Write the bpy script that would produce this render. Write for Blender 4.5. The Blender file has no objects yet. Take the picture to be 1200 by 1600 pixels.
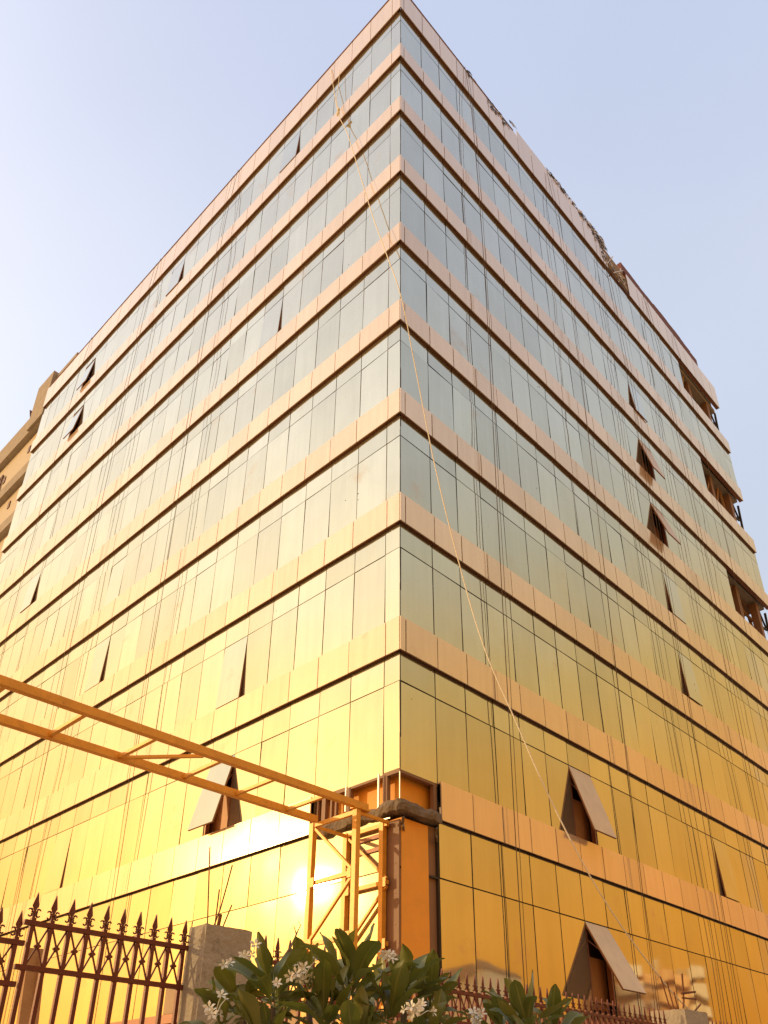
import bpy, math, random
from mathutils import Vector, Matrix, noise
random.seed(7)
S = bpy.context.scene
COL = S.collection
R = math.radians

# ------------------------------------------------------------------ camera
# x runs along the right hand facade, y along the left hand facade, the corner
# of the building stands at the origin, metres.
CAM = Vector((-11.3585, -10.7465, 1.6))
cd = bpy.data.cameras.new('camera'); cam = bpy.data.objects.new('camera', cd); COL.objects.link(cam)
fw = Vector((0.63803098, 0.60116638, 0.48116052)); rt = Vector((0.685871708, -0.727722429, -0.000260074))
up = rt.cross(fw)
cam.matrix_world = Matrix(((rt.x, up.x, -fw.x, CAM.x), (rt.y, up.y, -fw.y, CAM.y), (rt.z, up.z, -fw.z, CAM.z), (0, 0, 0, 1)))
cd.sensor_fit = 'VERTICAL'; cd.sensor_height = 36; cd.lens = 1294.2 / 1600 * 36
cd.shift_x = -27.45 / 1600; cd.shift_y = 253.9 / 1600
cd.clip_start = .05; cd.clip_end = 3000
S.camera = cam

# ------------------------------------------------------------------ light
SUN = Vector((-0.63096743, 0.73523755, 0.24760017)).normalized()
sl = bpy.data.lights.new('sun', 'SUN'); so = bpy.data.objects.new('sun', sl); COL.objects.link(so)
sl.energy = 2.2; sl.angle = R(.5); sl.color = (1, .72, .36)
so.rotation_euler = SUN.to_track_quat('Z', 'Y').to_euler(); so.location = (-30, 30, 30)
S.view_settings.view_transform = 'Standard'; S.view_settings.look = 'None'
S.view_settings.exposure = 0; S.view_settings.gamma = 1

def world():
    w = bpy.data.worlds.new('World'); S.world = w; w.use_nodes = True
    nt = w.node_tree; nt.nodes.clear(); N = nt.nodes.new; L = nt.links.new
    out = N('ShaderNodeOutputWorld')
    sky = N('ShaderNodeTexSky'); sky.sky_type = 'NISHITA'; sky.sun_disc = False
    sky.sun_elevation = math.asin(SUN.z); sky.sun_rotation = math.atan2(SUN.x, SUN.y)
    sky.air_density = 1.0; sky.dust_density = 1.5; sky.ozone_density = 2.0
    b1 = N('ShaderNodeBackground'); b1.inputs[1].default_value = .05
    tc = N('ShaderNodeTexCoord'); sep = N('ShaderNodeSeparateXYZ'); L(tc.outputs['Generated'], sep.inputs[0])
    ra = N('ShaderNodeValToRGB'); L(sep.outputs[2], ra.inputs[0]); cr = ra.color_ramp
    stops = [(0.0, (.62, .22, .02)), (.10, (.84, .25, .01)), (.22, (.93, .335, .015)), (.36, (.89, .42, .06)), (.47, (.77, .50, .17)),
             (.60, (.66, .60, .48)), (.71, (.63, .65, .70)), (.82, (.56, .61, .76)), (1, (.50, .57, .76))]
    cr.elements[0].position = 0; cr.elements[0].color = (*stops[0][1], 1)
    cr.elements[1].position = 1; cr.elements[1].color = (*stops[-1][1], 1)
    for p, c in stops[1:-1]:
        e = cr.elements.new(p); e.color = (*c, 1)
    # the dusty lower air filters the blue out of the sky
    tr = N('ShaderNodeValToRGB'); L(sep.outputs[2], tr.inputs[0]); te = tr.color_ramp.elements
    te[0].position = .1; te[0].color = (.75, .40, .05, 1); te[1].position = .72; te[1].color = (1, 1, 1, 1)
    e = te.new(.42); e.color = (.95, .72, .30, 1)
    tm = N('ShaderNodeMix'); tm.data_type = 'RGBA'; tm.blend_type = 'MULTIPLY'; tm.inputs[0].default_value = 1
    L(sky.outputs[0], tm.inputs[6]); L(tr.outputs[0], tm.inputs[7]); L(tm.outputs[2], b1.inputs[0])
    # dusty brightening towards the sun
    dot = N('ShaderNodeVectorMath'); dot.operation = 'DOT_PRODUCT'; L(tc.outputs['Generated'], dot.inputs[0]); dot.inputs[1].default_value = SUN
    def powc(p, k, col):
        m0 = N('ShaderNodeMath'); m0.operation = 'MULTIPLY_ADD'; m0.inputs[1].default_value = .5; m0.inputs[2].default_value = .5
        L(dot.outputs['Value'], m0.inputs[0])
        m1 = N('ShaderNodeMath'); m1.operation = 'POWER'; m1.inputs[1].default_value = p; L(m0.outputs[0], m1.inputs[0])
        m2 = N('ShaderNodeMix'); m2.data_type = 'RGBA'; L(m1.outputs[0], m2.inputs[0])
        m2.inputs[6].default_value = (0, 0, 0, 1); m2.inputs[7].default_value = (*[c * k for c in col], 1)
        return m2.outputs[2]
    def add(a, b):
        m = N('ShaderNodeMix'); m.data_type = 'RGBA'; m.blend_type = 'ADD'; m.inputs[0].default_value = 1; m.clamp_result = False
        L(a, m.inputs[6]); L(b, m.inputs[7]); return m.outputs[2]
    d2 = N('ShaderNodeVectorMath'); d2.operation = 'DOT_PRODUCT'; L(tc.outputs['Generated'], d2.inputs[0]); d2.inputs[1].default_value = (.728, .686, 0)
    mf = N('ShaderNodeMapRange'); mf.interpolation_type = 'SMOOTHSTEP'; mf.inputs['From Min'].default_value = .42; mf.inputs['From Max'].default_value = .63; L(d2.outputs['Value'], mf.inputs['Value'])
    mb = N('ShaderNodeMix'); mb.data_type = 'RGBA'; L(mf.outputs[0], mb.inputs[0]); L(ra.outputs[0], mb.inputs[6]); mb.inputs[7].default_value = (.60, .655, .79, 1)
    # the glow reddens in the lowest, dustiest air
    lr = N('ShaderNodeValToRGB'); L(sep.outputs[2], lr.inputs[0]); le = lr.color_ramp.elements
    le[0].position = 0; le[0].color = (.95, .50, .14, 1); le[1].position = .55; le[1].color = (1, 1, 1, 1)
    e = le.new(.24); e.color = (1, .72, .38, 1)
    lm = N('ShaderNodeMix'); lm.data_type = 'RGBA'; lm.blend_type = 'MULTIPLY'; lm.inputs[0].default_value = 1
    L(powc(7, 1.05, (1.0, .83, .68)), lm.inputs[6]); L(lr.outputs[0], lm.inputs[7])
    c = add(mb.outputs[2], lm.outputs[2])
    c = add(c, powc(40, .30, (1.0, .46, .05)))
    c = add(c, powc(320, 1.5, (1.0, .70, .22)))
    # thin uneven haze
    nz = N('ShaderNodeTexNoise'); nz.inputs['Scale'].default_value = 1.6; nz.inputs['Detail'].default_value = 5; L(tc.outputs['Generated'], nz.inputs['Vector'])
    nm = N('ShaderNodeMapRange'); nm.inputs['From Min'].default_value = .3; nm.inputs['From Max'].default_value = .7; nm.inputs['To Min'].default_value = .95; nm.inputs['To Max'].default_value = 1.05; L(nz.outputs[0], nm.inputs['Value'])
    nv = N('ShaderNodeVectorMath'); nv.operation = 'SCALE'; L(c, nv.inputs[0]); L(nm.outputs[0], nv.inputs['Scale']); c = nv.outputs[0]
    b2 = N('ShaderNodeBackground'); L(c, b2.inputs[0]); b2.inputs[1].default_value = 1
    ad = N('ShaderNodeAddShader'); L(b1.outputs[0], ad.inputs[0]); L(b2.outputs[0], ad.inputs[1]); L(ad.outputs[0], out.inputs[0])
world()

# ------------------------------------------------------------------ materials
def mat(name, col, rough=.6, metal=0.0, var=.0, nscale=3.0, bump=0.0, bscale=40.0, island=0.0, specks=0.0, spec=None, wave=0.0, stain=None, coord='Object', coat=0, streak=0.0):
    m = bpy.data.materials.new(name); m.use_nodes = True; nt = m.node_tree; N = nt.nodes.new; L = nt.links.new
    b = nt.nodes['Principled BSDF']; b.inputs['Roughness'].default_value = rough; b.inputs['Metallic'].default_value = metal
    if spec is not None: b.inputs['Specular IOR Level'].default_value = spec
    if coat: b.inputs['Coat Weight'].default_value = coat; b.inputs['Coat Roughness'].default_value = .12
    tc = N('ShaderNodeTexCoord').outputs[coord]
    rgb = N('ShaderNodeRGB'); rgb.outputs[0].default_value = (*col, 1); c = rgb.outputs[0]
    def mulc(c, fac_socket, lo, hi):
        mr = N('ShaderNodeMapRange'); mr.inputs['To Min'].default_value = lo; mr.inputs['To Max'].default_value = hi; L(fac_socket, mr.inputs['Value'])
        v = N('ShaderNodeVectorMath'); v.operation = 'SCALE'; L(c, v.inputs[0]); L(mr.outputs[0], v.inputs['Scale']); return v.outputs[0]
    if var:
        n = N('ShaderNodeTexNoise'); n.inputs['Scale'].default_value = nscale; n.inputs['Detail'].default_value = 6; n.inputs['Roughness'].default_value = .65; L(tc, n.inputs['Vector'])
        c = mulc(c, n.outputs[0], 1 - var * 1.6, 1 + var * 1.6)
    if island:
        g = N('ShaderNodeNewGeometry'); oi = N('ShaderNodeObjectInfo')
        a = N('ShaderNodeMath'); a.operation = 'ADD'; L(g.outputs['Random Per Island'], a.inputs[0]); L(oi.outputs['Random'], a.inputs[1])
        f = N('ShaderNodeMath'); f.operation = 'FRACT'; L(a.outputs[0], f.inputs[0])
        c = mulc(c, f.outputs[0], 1 - island, 1 + island)
    if streak:   # rain and dust runs, long in z
        mp = N('ShaderNodeMapping'); mp.inputs['Scale'].default_value = (5, 5, .35); L(tc, mp.inputs['Vector'])
        n = N('ShaderNodeTexNoise'); n.inputs['Scale'].default_value = 1; n.inputs['Detail'].default_value = 5; n.inputs['Roughness'].default_value = .6; L(mp.outputs[0], n.inputs['Vector'])
        c = mulc(c, n.outputs[0], 1 - streak * 1.5, 1 + streak * 1.5)
    if stain:
        n = N('ShaderNodeTexNoise'); n.inputs['Scale'].default_value = stain[1]; n.inputs['Detail'].default_value = 8; n.inputs['Roughness'].default_value = .7; L(tc, n.inputs['Vector'])
        mr = N('ShaderNodeMapRange'); mr.inputs['From Min'].default_value = stain[2]; mr.inputs['From Max'].default_value = stain[2] + .14; L(n.outputs[0], mr.inputs['Value'])
        mx = N('ShaderNodeMix'); mx.data_type = 'RGBA'; L(mr.outputs[0], mx.inputs[0]); L(c, mx.inputs[6]); mx.inputs[7].default_value = (*stain[0], 1); c = mx.outputs[2]
        if metal:
            ms = N('ShaderNodeMapRange'); ms.inputs['To Min'].default_value = metal; ms.inputs['To Max'].default_value = metal * .75; L(mr.outputs[0], ms.inputs['Value']); L(ms.outputs[0], b.inputs['Metallic'])
    if specks:
        v = N('ShaderNodeTexVoronoi'); v.inputs['Scale'].default_value = 2.6; L(tc, v.inputs['Vector'])
        n = N('ShaderNodeTexNoise'); n.inputs['Scale'].default_value = .35; L(tc, n.inputs['Vector'])
        r2 = N('ShaderNodeMapRange'); r2.inputs['From Min'].default_value = .5; r2.inputs['From Max'].default_value = .72; r2.inputs['To Max'].default_value = specks; L(n.outputs[0], r2.inputs['Value'])
        lt = N('ShaderNodeMath'); lt.operation = 'LESS_THAN'; L(v.outputs['Distance'], lt.inputs[0]); L(r2.outputs[0], lt.inputs[1])
        mx = N('ShaderNodeMix'); mx.data_type = 'RGBA'; L(lt.outputs[0], mx.inputs[0]); L(c, mx.inputs[6]); mx.inputs[7].default_value = (.09, .07, .04, 1); c = mx.outputs[2]
        c_in = N('ShaderNodeMath'); c_in.operation = 'MULTIPLY'; L(lt.outputs[0], c_in.inputs[0]); c_in.inputs[1].default_value = .5
        ar = N('ShaderNodeMath'); ar.operation = 'ADD'; L(c_in.outputs[0], ar.inputs[0]); ar.inputs[1].default_value = rough; L(ar.outputs[0], b.inputs['Roughness'])
    L(c, b.inputs['Base Color'])
    h = None
    if bump or wave:
        nrm = None
        for st, sc in ((bump, bscale), (wave, .55)):
            if not st: continue
            n = N('ShaderNodeTexNoise'); n.inputs['Scale'].default_value = sc; n.inputs['Detail'].default_value = 4 if sc != .55 else 1; L(tc, n.inputs['Vector'])
            bp = N('ShaderNodeBump'); bp.inputs['Distance'].default_value = st; bp.inputs['Strength'].default_value = 1; L(n.outputs[0], bp.inputs['Height'])
            if nrm: L(nrm, bp.inputs['Normal'])
            nrm = bp.outputs[0]
        L(nrm, b.inputs['Normal'])
    return m

MAT = {}
G = (.61, .60, .475)
MAT['glass'] = mat('mirror_glass', G, .045, .85, var=.07, nscale=.5, island=.09, specks=.075, wave=.016, stain=((.60, .50, .36), .55, .60), streak=.06)
MAT['dustglass'] = mat('dusty_flap_glass', (.72, .52, .30), .3, .22, var=.12, nscale=1.5, streak=.12, specks=.1)
MAT['peach'] = mat('peach_cladding', (.87, .69, .49), .13, .46, var=.035, nscale=1.2, island=.06, stain=((.58, .42, .31), .8, .64), wave=.006, streak=.10)
MAT['dark'] = mat('brown_aluminium', (.16, .07, .04), .45, .3, var=.12, nscale=6)
MAT['dark2'] = mat('brown_soffit_strip', (.34, .14, .07), .5, .2, var=.15, nscale=8)
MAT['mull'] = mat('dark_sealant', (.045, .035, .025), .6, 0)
MAT['mull_lit'] = mat('sunlit_sealant', (.20, .13, .06), .55, 0)  # same sealant on the left face, its sunlight put into the colour
MAT['room'] = mat('dim_interior', (.30, .18, .10), .9)
MAT['conc'] = mat('weathered_concrete', (.43, .37, .28), .9, var=.22, nscale=5, bump=.012, bscale=30, stain=((.13, .10, .07), 6, .60))
MAT['concd'] = mat('rough_slab_concrete', (.22, .17, .12), .95, var=.3, nscale=8, bump=.03, bscale=18)
MAT['wingw'] = mat('cream_render', (.62, .56, .47), .85, var=.06, nscale=1)
MAT['winggrey'] = mat('grey_slab_edge', (.40, .35, .29), .9, var=.2, nscale=2, bump=.01)
MAT['orange'] = mat('orange_painted_board', (.97, .42, .045), .6, var=.10, nscale=2.5, bump=.002, bscale=12)
MAT['steel'] = mat('ochre_primed_steel', (.80, .38, .045), .42, .1, var=.2, nscale=7, bump=.0015, bscale=60, stain=((.36, .14, .04), 6, .63))
MAT['brownpost'] = mat('brown_post', (.28, .15, .08), .6, var=.1)
MAT['white'] = mat('white_metal_strip', (.85, .80, .68), .35, .2)
MAT['tinner'] = mat('ochre_sash_back', (.60, .30, .12), .55, .1, var=.1, nscale=2)
MAT['iron'] = mat('oxide_red_iron', (.15, .035, .02), .45, .15, var=.25, nscale=25, bump=.001, bscale=80)
MAT['rust'] = mat('rusty_rebar', (.20, .075, .03), .85, .2, var=.2, nscale=30)
MAT['rope'] = mat('pale_rope', (.90, .84, .68), .9, var=.1, nscale=30)
MAT['cable'] = mat('dark_cable', (.17, .12, .07), .8)
MAT['wood'] = mat('weathered_plank', (.44, .25, .11), .75, var=.25, nscale=9, bump=.003, bscale=25)
MAT['ground'] = mat('dusty_earth', (.36, .24, .12), .95, var=.15, nscale=.4, bump=.02, bscale=3)
MAT['asphalt'] = mat('asphalt', (.06, .052, .045), .9, var=.2, nscale=2, bump=.004, bscale=60)
MAT['pave'] = mat('concrete_pavement', (.33, .27, .2), .9, var=.15, nscale=1.5, bump=.004, bscale=20)
MAT['kerb'] = mat('kerb_stone', (.42, .37, .3), .85, var=.15, nscale=3)
MAT['line'] = mat('road_paint', (.75, .7, .6), .7, var=.1)
MAT['block'] = mat('boundary_wall_render', (.50, .36, .22), .9, var=.15, nscale=1.5, bump=.004)
MAT['bark'] = mat('grey_bark', (.20, .15, .10), .9, var=.2, nscale=20, bump=.004, bscale=40)
MAT['petal'] = mat('white_petal', (.80, .76, .62), .5)
MAT['redbrick'] = mat('dark_red_cap', (.17, .055, .04), .7, var=.2, nscale=6)
MAT['aptw'] = mat('pale_balcony_wall', (.90, .74, .50), .8, var=.06, nscale=.3)
MAT['aptd'] = mat('ochre_recess_wall', (.40, .19, .06), .85, var=.1, nscale=.3)
MAT['apto'] = mat('orange_balcony_wall', (.85, .50, .20), .8, var=.06, nscale=.3)
MAT['torn'] = mat('torn_foil_lining', (.68, .63, .58), .5, .3, var=.35, nscale=6)

def leafmat():
    m = bpy.data.materials.new('plumeria_leaf'); m.use_nodes = True; nt = m.node_tree; N = nt.nodes.new; L = nt.links.new
    b = nt.nodes['Principled BSDF']; b.inputs['Roughness'].default_value = .38
    g = N('ShaderNodeNewGeometry'); ra = N('ShaderNodeValToRGB'); L(g.outputs['Random Per Island'], ra.inputs[0])
    e = ra.color_ramp.elements; e[0].color = (.095, .118, .022, 1); e[1].color = (.24, .225, .055, 1)
    k = e.new(.45); k.color = (.135, .155, .034, 1)
    at = N('ShaderNodeUVMap'); sp = N('ShaderNodeSeparateXYZ'); L(at.outputs[0], sp.inputs[0])
    # midrib and side veins
    a = N('ShaderNodeMath'); a.operation = 'SUBTRACT'; L(sp.outputs[0], a.inputs[0]); a.inputs[1].default_value = .5
    ab = N('ShaderNodeMath'); ab.operation = 'ABSOLUTE'; L(a.outputs[0], ab.inputs[0])
    rib = N('ShaderNodeMapRange'); rib.inputs['From Min'].default_value = .03; rib.inputs['From Max'].default_value = .06; rib.inputs['To Min'].default_value = 1; rib.inputs['To Max'].default_value = 0; L(ab.outputs[0], rib.inputs['Value'])
    vv = N('ShaderNodeMath'); vv.operation = 'MULTIPLY_ADD'; L(ab.outputs[0], vv.inputs[0]); vv.inputs[1].default_value = -.35; L(sp.outputs[1], vv.inputs[2])
    fr = N('ShaderNodeMath'); fr.operation = 'MULTIPLY'; L(vv.outputs[0], fr.inputs[0]); fr.inputs[1].default_value = 120
    si = N('ShaderNodeMath'); si.operation = 'SINE'; L(fr.outputs[0], si.inputs[0])
    ve = N('ShaderNodeMapRange'); ve.inputs['From Min'].default_value = .8; ve.inputs['From Max'].default_value = 1; ve.inputs['To Max'].default_value = .22; L(si.outputs[0], ve.inputs['Value'])
    mxf = N('ShaderNodeMath'); mxf.operation = 'MAXIMUM'; L(rib.outputs[0], mxf.inputs[0]); L(ve.outputs[0], mxf.inputs[1])
    mx = N('ShaderNodeMix'); mx.data_type = 'RGBA'; L(mxf.outputs[0], mx.inputs[0]); L(ra.outputs[0], mx.inputs[6]); mx.inputs[7].default_value = (.24, .24, .07, 1)
    L(mx.outputs[2], b.inputs['Base Color'])
    tr = N('ShaderNodeBsdfTranslucent'); tr.inputs[0].default_value = (.22, .24, .03, 1)
    ms = N('ShaderNodeMixShader'); ms.inputs[0].default_value = .22; L(b.outputs[0], ms.inputs[1]); L(tr.outputs[0], ms.inputs[2])
    L(ms.outputs[0], nt.nodes['Material Output'].inputs[0])
    return m
MAT['leaf'] = leafmat()

# ------------------------------------------------------------------ mesh helpers
class MB:
    def __init__(s): s.v = []; s.f = []; s.m = []; s.uv = None
    def add(s, vs, fs, mi=0):
        o = len(s.v); s.v += [Vector(v) for v in vs]; s.f += [tuple(i + o for i in f) for f in fs]; s.m += [mi] * len(fs)
    def box(s, x0, x1, y0, y1, z0, z1, mi=0):
        vs = [(x, y, z) for x in (x0, x1) for y in (y0, y1) for z in (z0, z1)]
        s.add(vs, [(0, 1, 3, 2), (4, 6, 7, 5), (0, 4, 5, 1), (2, 3, 7, 6), (0, 2, 6, 4), (1, 5, 7, 3)], mi)
    def bar(s, p, q, w, h=None, upv=Vector((0, 0, 1)), mi=0):
        p = Vector(p); q = Vector(q); h = h or w; d = (q - p).normalized()
        a = d.cross(upv)
        if a.length < 1e-3: a = d.cross(Vector((1, 0, 0)))
        a.normalize(); b = a.cross(d).normalized(); vs = []
        for e in (p, q):
            for i, j in ((-1, -1), (1, -1), (1, 1), (-1, 1)): vs.append(e + a * i * w / 2 + b * j * h / 2)
        s.add(vs, [(3, 2, 1, 0), (4, 5, 6, 7), (0, 1, 5, 4), (1, 2, 6, 5), (2, 3, 7, 6), (3, 0, 4, 7)], mi)
    def tube(s, pts, r, n=6, mi=0):
        pts = [Vector(p) for p in pts]; rs = r if isinstance(r, (list, tuple)) else [r] * len(pts)
        vs = []; k = len(pts)
        for i, p in enumerate(pts):
            d = (pts[min(i + 1, k - 1)] - pts[max(i - 1, 0)]).normalized()
            a = d.cross(Vector((.13, .21, .97)));
            if a.length < 1e-3: a = d.cross(Vector((1, 0, 0)))
            a.normalize(); b = a.cross(d)
            for j in range(n):
                t = 2 * math.pi * j / n; vs.append(p + (a * math.cos(t) + b * math.sin(t)) * rs[i])
        fs = [(i * n + j, i * n + (j + 1) % n, (i + 1) * n + (j + 1) % n, (i + 1) * n + j) for i in range(k - 1) for j in range(n)]
        fs += [tuple(range(n))[::-1], tuple((k - 1) * n + j for j in range(n))]
        s.add(vs, fs, mi)
    def split(s, name, mats, parent, **kw):
        """one object for every loose piece"""
        par = list(range(len(s.v)))
        def fd(i):
            while par[i] != i: par[i] = par[par[i]]; i = par[i]
            return i
        for f in s.f:
            for j in f[1:]: par[fd(j)] = fd(f[0])
        gr = {}
        for f, mi in zip(s.f, s.m): gr.setdefault(fd(f[0]), []).append((f, mi))
        for fs in gr.values():
            ids = sorted({i for f, _ in fs for i in f}); mp = {i: n for n, i in enumerate(ids)}; q = MB(); q.v = [s.v[i] for i in ids]
            q.f = [tuple(mp[i] for i in f) for f, _ in fs]; q.m = [mi for _, mi in fs]; q.build(name, mats, parent, **kw)
    def build(s, name, mats, parent=None, smooth=False, loc=None, **tags):
        base = loc if loc is not None else (parent_loc(parent) if parent else base_of(s.v))
        base = Vector(base)
        me = bpy.data.meshes.new(name); me.from_pydata([v - base for v in s.v], [], s.f)
        for m in (mats if isinstance(mats, list) else [mats]): me.materials.append(MAT[m])
        for p, mi in zip(me.polygons, s.m): p.material_index = mi; p.use_smooth = smooth
        if s.uv:
            ul = me.uv_layers.new(name='UVMap')
            for lp in me.loops: ul.data[lp.index].uv = s.uv[lp.vertex_index]
        me.update()
        o = bpy.data.objects.new(name, me); COL.objects.link(o)
        if parent: o.parent = parent; o['_w'] = tuple(base)
        else: o.location = base; o['_w'] = tuple(base)
        for k, v in tags.items(): o[k] = v
        return o
def parent_loc(p): return Vector(p['_w'])
def base_of(vs):
    xs = [v.x for v in vs]; ys = [v.y for v in vs]; zs = [v.z for v in vs]
    return Vector(((min(xs) + max(xs)) / 2, (min(ys) + max(ys)) / 2, min(zs)))
def thing(name, label, cat, loc, group=None):
    o = bpy.data.objects.new(name, None); COL.objects.link(o); o.location = loc; o['_w'] = tuple(loc)
    o.empty_display_size = .2; o['label'] = label; o['category'] = cat
    if group: o['group'] = group
    return o

def ray_at(px, py, dist):
    """point seen at a pixel of the 1200x1600 photograph, that far away on plan"""
    d = fw + rt * ((px - 627.45) / 1294.2) - up * ((py - 1053.9) / 1294.2)
    return CAM + d * (dist / math.hypot(d.x, d.y))

# ================================================================== SETTING
g = MB(); g.add([(-900, -900, 0), (900, -900, 0), (900, 900, 0), (-900, 900, 0)], [(0, 1, 2, 3)])
g.build('ground', 'ground', kind='structure')
g = MB(); g.box(-120, 160, -19.5, -12.6, -.05, .01); g.build('road', 'asphalt', kind='structure')
g = MB(); g.box(-120, 160, -12.4, -6.0, -.05, .13); g.build('pavement', 'pave', kind='structure')
g = MB(); g.box(-120, 160, -12.6, -12.4, -.05, .15); g.build('kerb', 'kerb', kind='structure')
g = MB()
for i in range(46): g.box(-118 + i * 6, -115 + i * 6, -16.1, -15.95, 0, .014)
g.build('road_marking', 'line', kind='structure')

# ================================================================== OFFICE BUILDING
DG = .10      # the glass lies this far behind the cladding
def zk(k): return 39.64 - 3.6 * k
PW = 1.075; NR = 26; NL = 27
XR = [.19 + PW * i for i in range(NR + 1)]; XR[-1] = 28.0; XR[0] = DG
YL = [DG] + [.58 + PW * i for i in range(NL + 1)]
OPEN_X = XR[21]
bld = thing('office_building', 'large mirror-glass office block with peach cladding bands and brown soffits, rising from the corner', 'building', (0, 0, 0))

# open windows: (panel index from the corner, floor) -> opening angle
WR = {(6, 8): 17, (6, 9): 27, (14, 3): 13, (14, 4): 16, (14, 5): 3.4, (14, 2): 4.8, (14, 6): 4.2, (14, 8): 3.2}
WL = {(5, 8): 14, (5, 7): 2.8, (13, 6): 2.8, (21, 4): 3.8, (21, 1): 7.5, (21, 0): 7, (13, 0): 4, (5, 0): 3.6, (5, 3): 2.6, (13, 8): 1.5}

def ztr(k): return zk(k) - (.72 if k < 9 else 1.20)
def zbot(k): return zk(k + 1) + .80 if k < 9 else 3.95

# panes: list of (distance key, builder)
panes = []
GP = .016
def pane(face, u0, u1, z0, z1, gl=GP):
    gl = gl if face == 'R' else .012
    u0 = DG + (.022 if face == 'R' else .006) if u0 == DG else u0 + gl
    u1 -= gl; z0 += gl; z1 -= gl
    m = MB(); cx, cz = (u0 + u1) / 2, (z0 + z1) / 2
    ta = random.gauss(0, .005); tb = random.gauss(0, .005)
    vs = []
    for d in (0, .012):
        for u, z in ((u0, z0), (u1, z0), (u1, z1), (u0, z1)):
            o = DG + d + (u - cx) * ta + (z - cz) * tb
            vs.append((u, o, z) if face == 'R' else (o, u, z))
    if face == 'R': fs = [(0, 1, 2, 3), (4, 7, 6, 5), (0, 4, 5, 1), (1, 5, 6, 2), (2, 6, 7, 3), (3, 7, 4, 0)]
    else: fs = [(3, 2, 1, 0), (5, 6, 7, 4), (1, 5, 4, 0), (2, 6, 5, 1), (3, 7, 6, 2), (0, 4, 7, 3)]
    m.add(vs, fs)
    c = Vector((cx, DG, cz)) if face == 'R' else Vector((DG, cx, cz))
    d = CAM - c; n = Vector((0, -1, 0)) if face == 'R' else Vector((-1, 0, 0))
    a = (u1 - u0) * (z1 - z0) * abs(d.normalized().dot(n)) / d.length_squared
    # weight down what lies outside the frame
    dd = c - CAM; q = dd.dot(fw)
    px = 627.45 + 1294.2 * dd.dot(rt) / q; py = 1053.9 - 1294.2 * dd.dot(up) / q
    if not (-20 < px < 1220 and -20 < py < 1640): a *= .01
    panes.append((a, m))

for k in range(10):
    for i in range(NR):
        if k == 9 and i == 0: continue
        if k in (0, 2, 4) and i >= 21: continue
        u0, u1 = XR[i], XR[i + 1]
        if k == 9 and i == 0: continue
        pane('R', u0, u1, ztr(k), zk(k) + .02)
        if (i, k) not in WR: pane('R', u0, u1, zbot(k), ztr(k))
    for i in range(NL + 1):
        u0, u1 = YL[i], YL[i + 1]
        if k == 9 and i == 0: continue
        pane('L', u0, u1, ztr(k), zk(k) + .02)
        if (i - 1, k) not in WL: pane('L', u0, u1, zbot(k), ztr(k))
# lowest row under the ground floor glass
for i in range(1, NR): pane('R', XR[i], XR[i + 1], .45, 3.95)
for i in range(1, NL + 1): pane('L', YL[i], YL[i + 1], 4.0, 4.02 + .9) if False else None
panes.sort(key=lambda t: -t[0])
for a, m in panes[:100]: m.build('glass_pane', 'glass', bld)
rest = MB()
for a, m in panes[100:]: rest.add(m.v, m.f)
rest.build('glass_pane', 'glass', bld, kind='stuff')

# mullions and transoms (behind the joints)
mr = MB(); ml = MB()
for i, x in enumerate(XR):
    if i == 0: continue
    if i < 22: mr.box(x - .02, x + .02, DG + .014, DG + .11, .3, 39.7)
    else:
        for k in (1, 3, 5, 6, 7, 8, 9): mr.box(x - .02, x + .02, DG + .014, DG + .11, zk(k + 1) + .3 if k < 9 else .3, zk(k) + .05)
for k in range(10):
    x1 = OPEN_X if k in (0, 2, 4) else 28.0
    mr.box(DG + .02, x1, DG + .02, DG + .1, ztr(k) - .02, ztr(k) + .02)
mr.box(1.3, 28, DG + .02, DG + .1, 3.93, 3.97)
for y in YL[1:]: ml.box(DG + .014, DG + .11, y - .02, y + .02, .3, 39.7)
for k in range(10): ml.box(DG + .02, DG + .1, DG + .02, YL[-1], ztr(k) - .02, ztr(k) + .02)
mr.build('mullion_grid', 'mull', bld); ml.build('mullion_grid', 'mull_lit', bld)
c_ = MB()
c_.box(DG + .001, DG + .04, DG + .001, DG + .013, 8.1, 39.7); c_.build('corner_bead', 'mull', bld)

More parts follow.
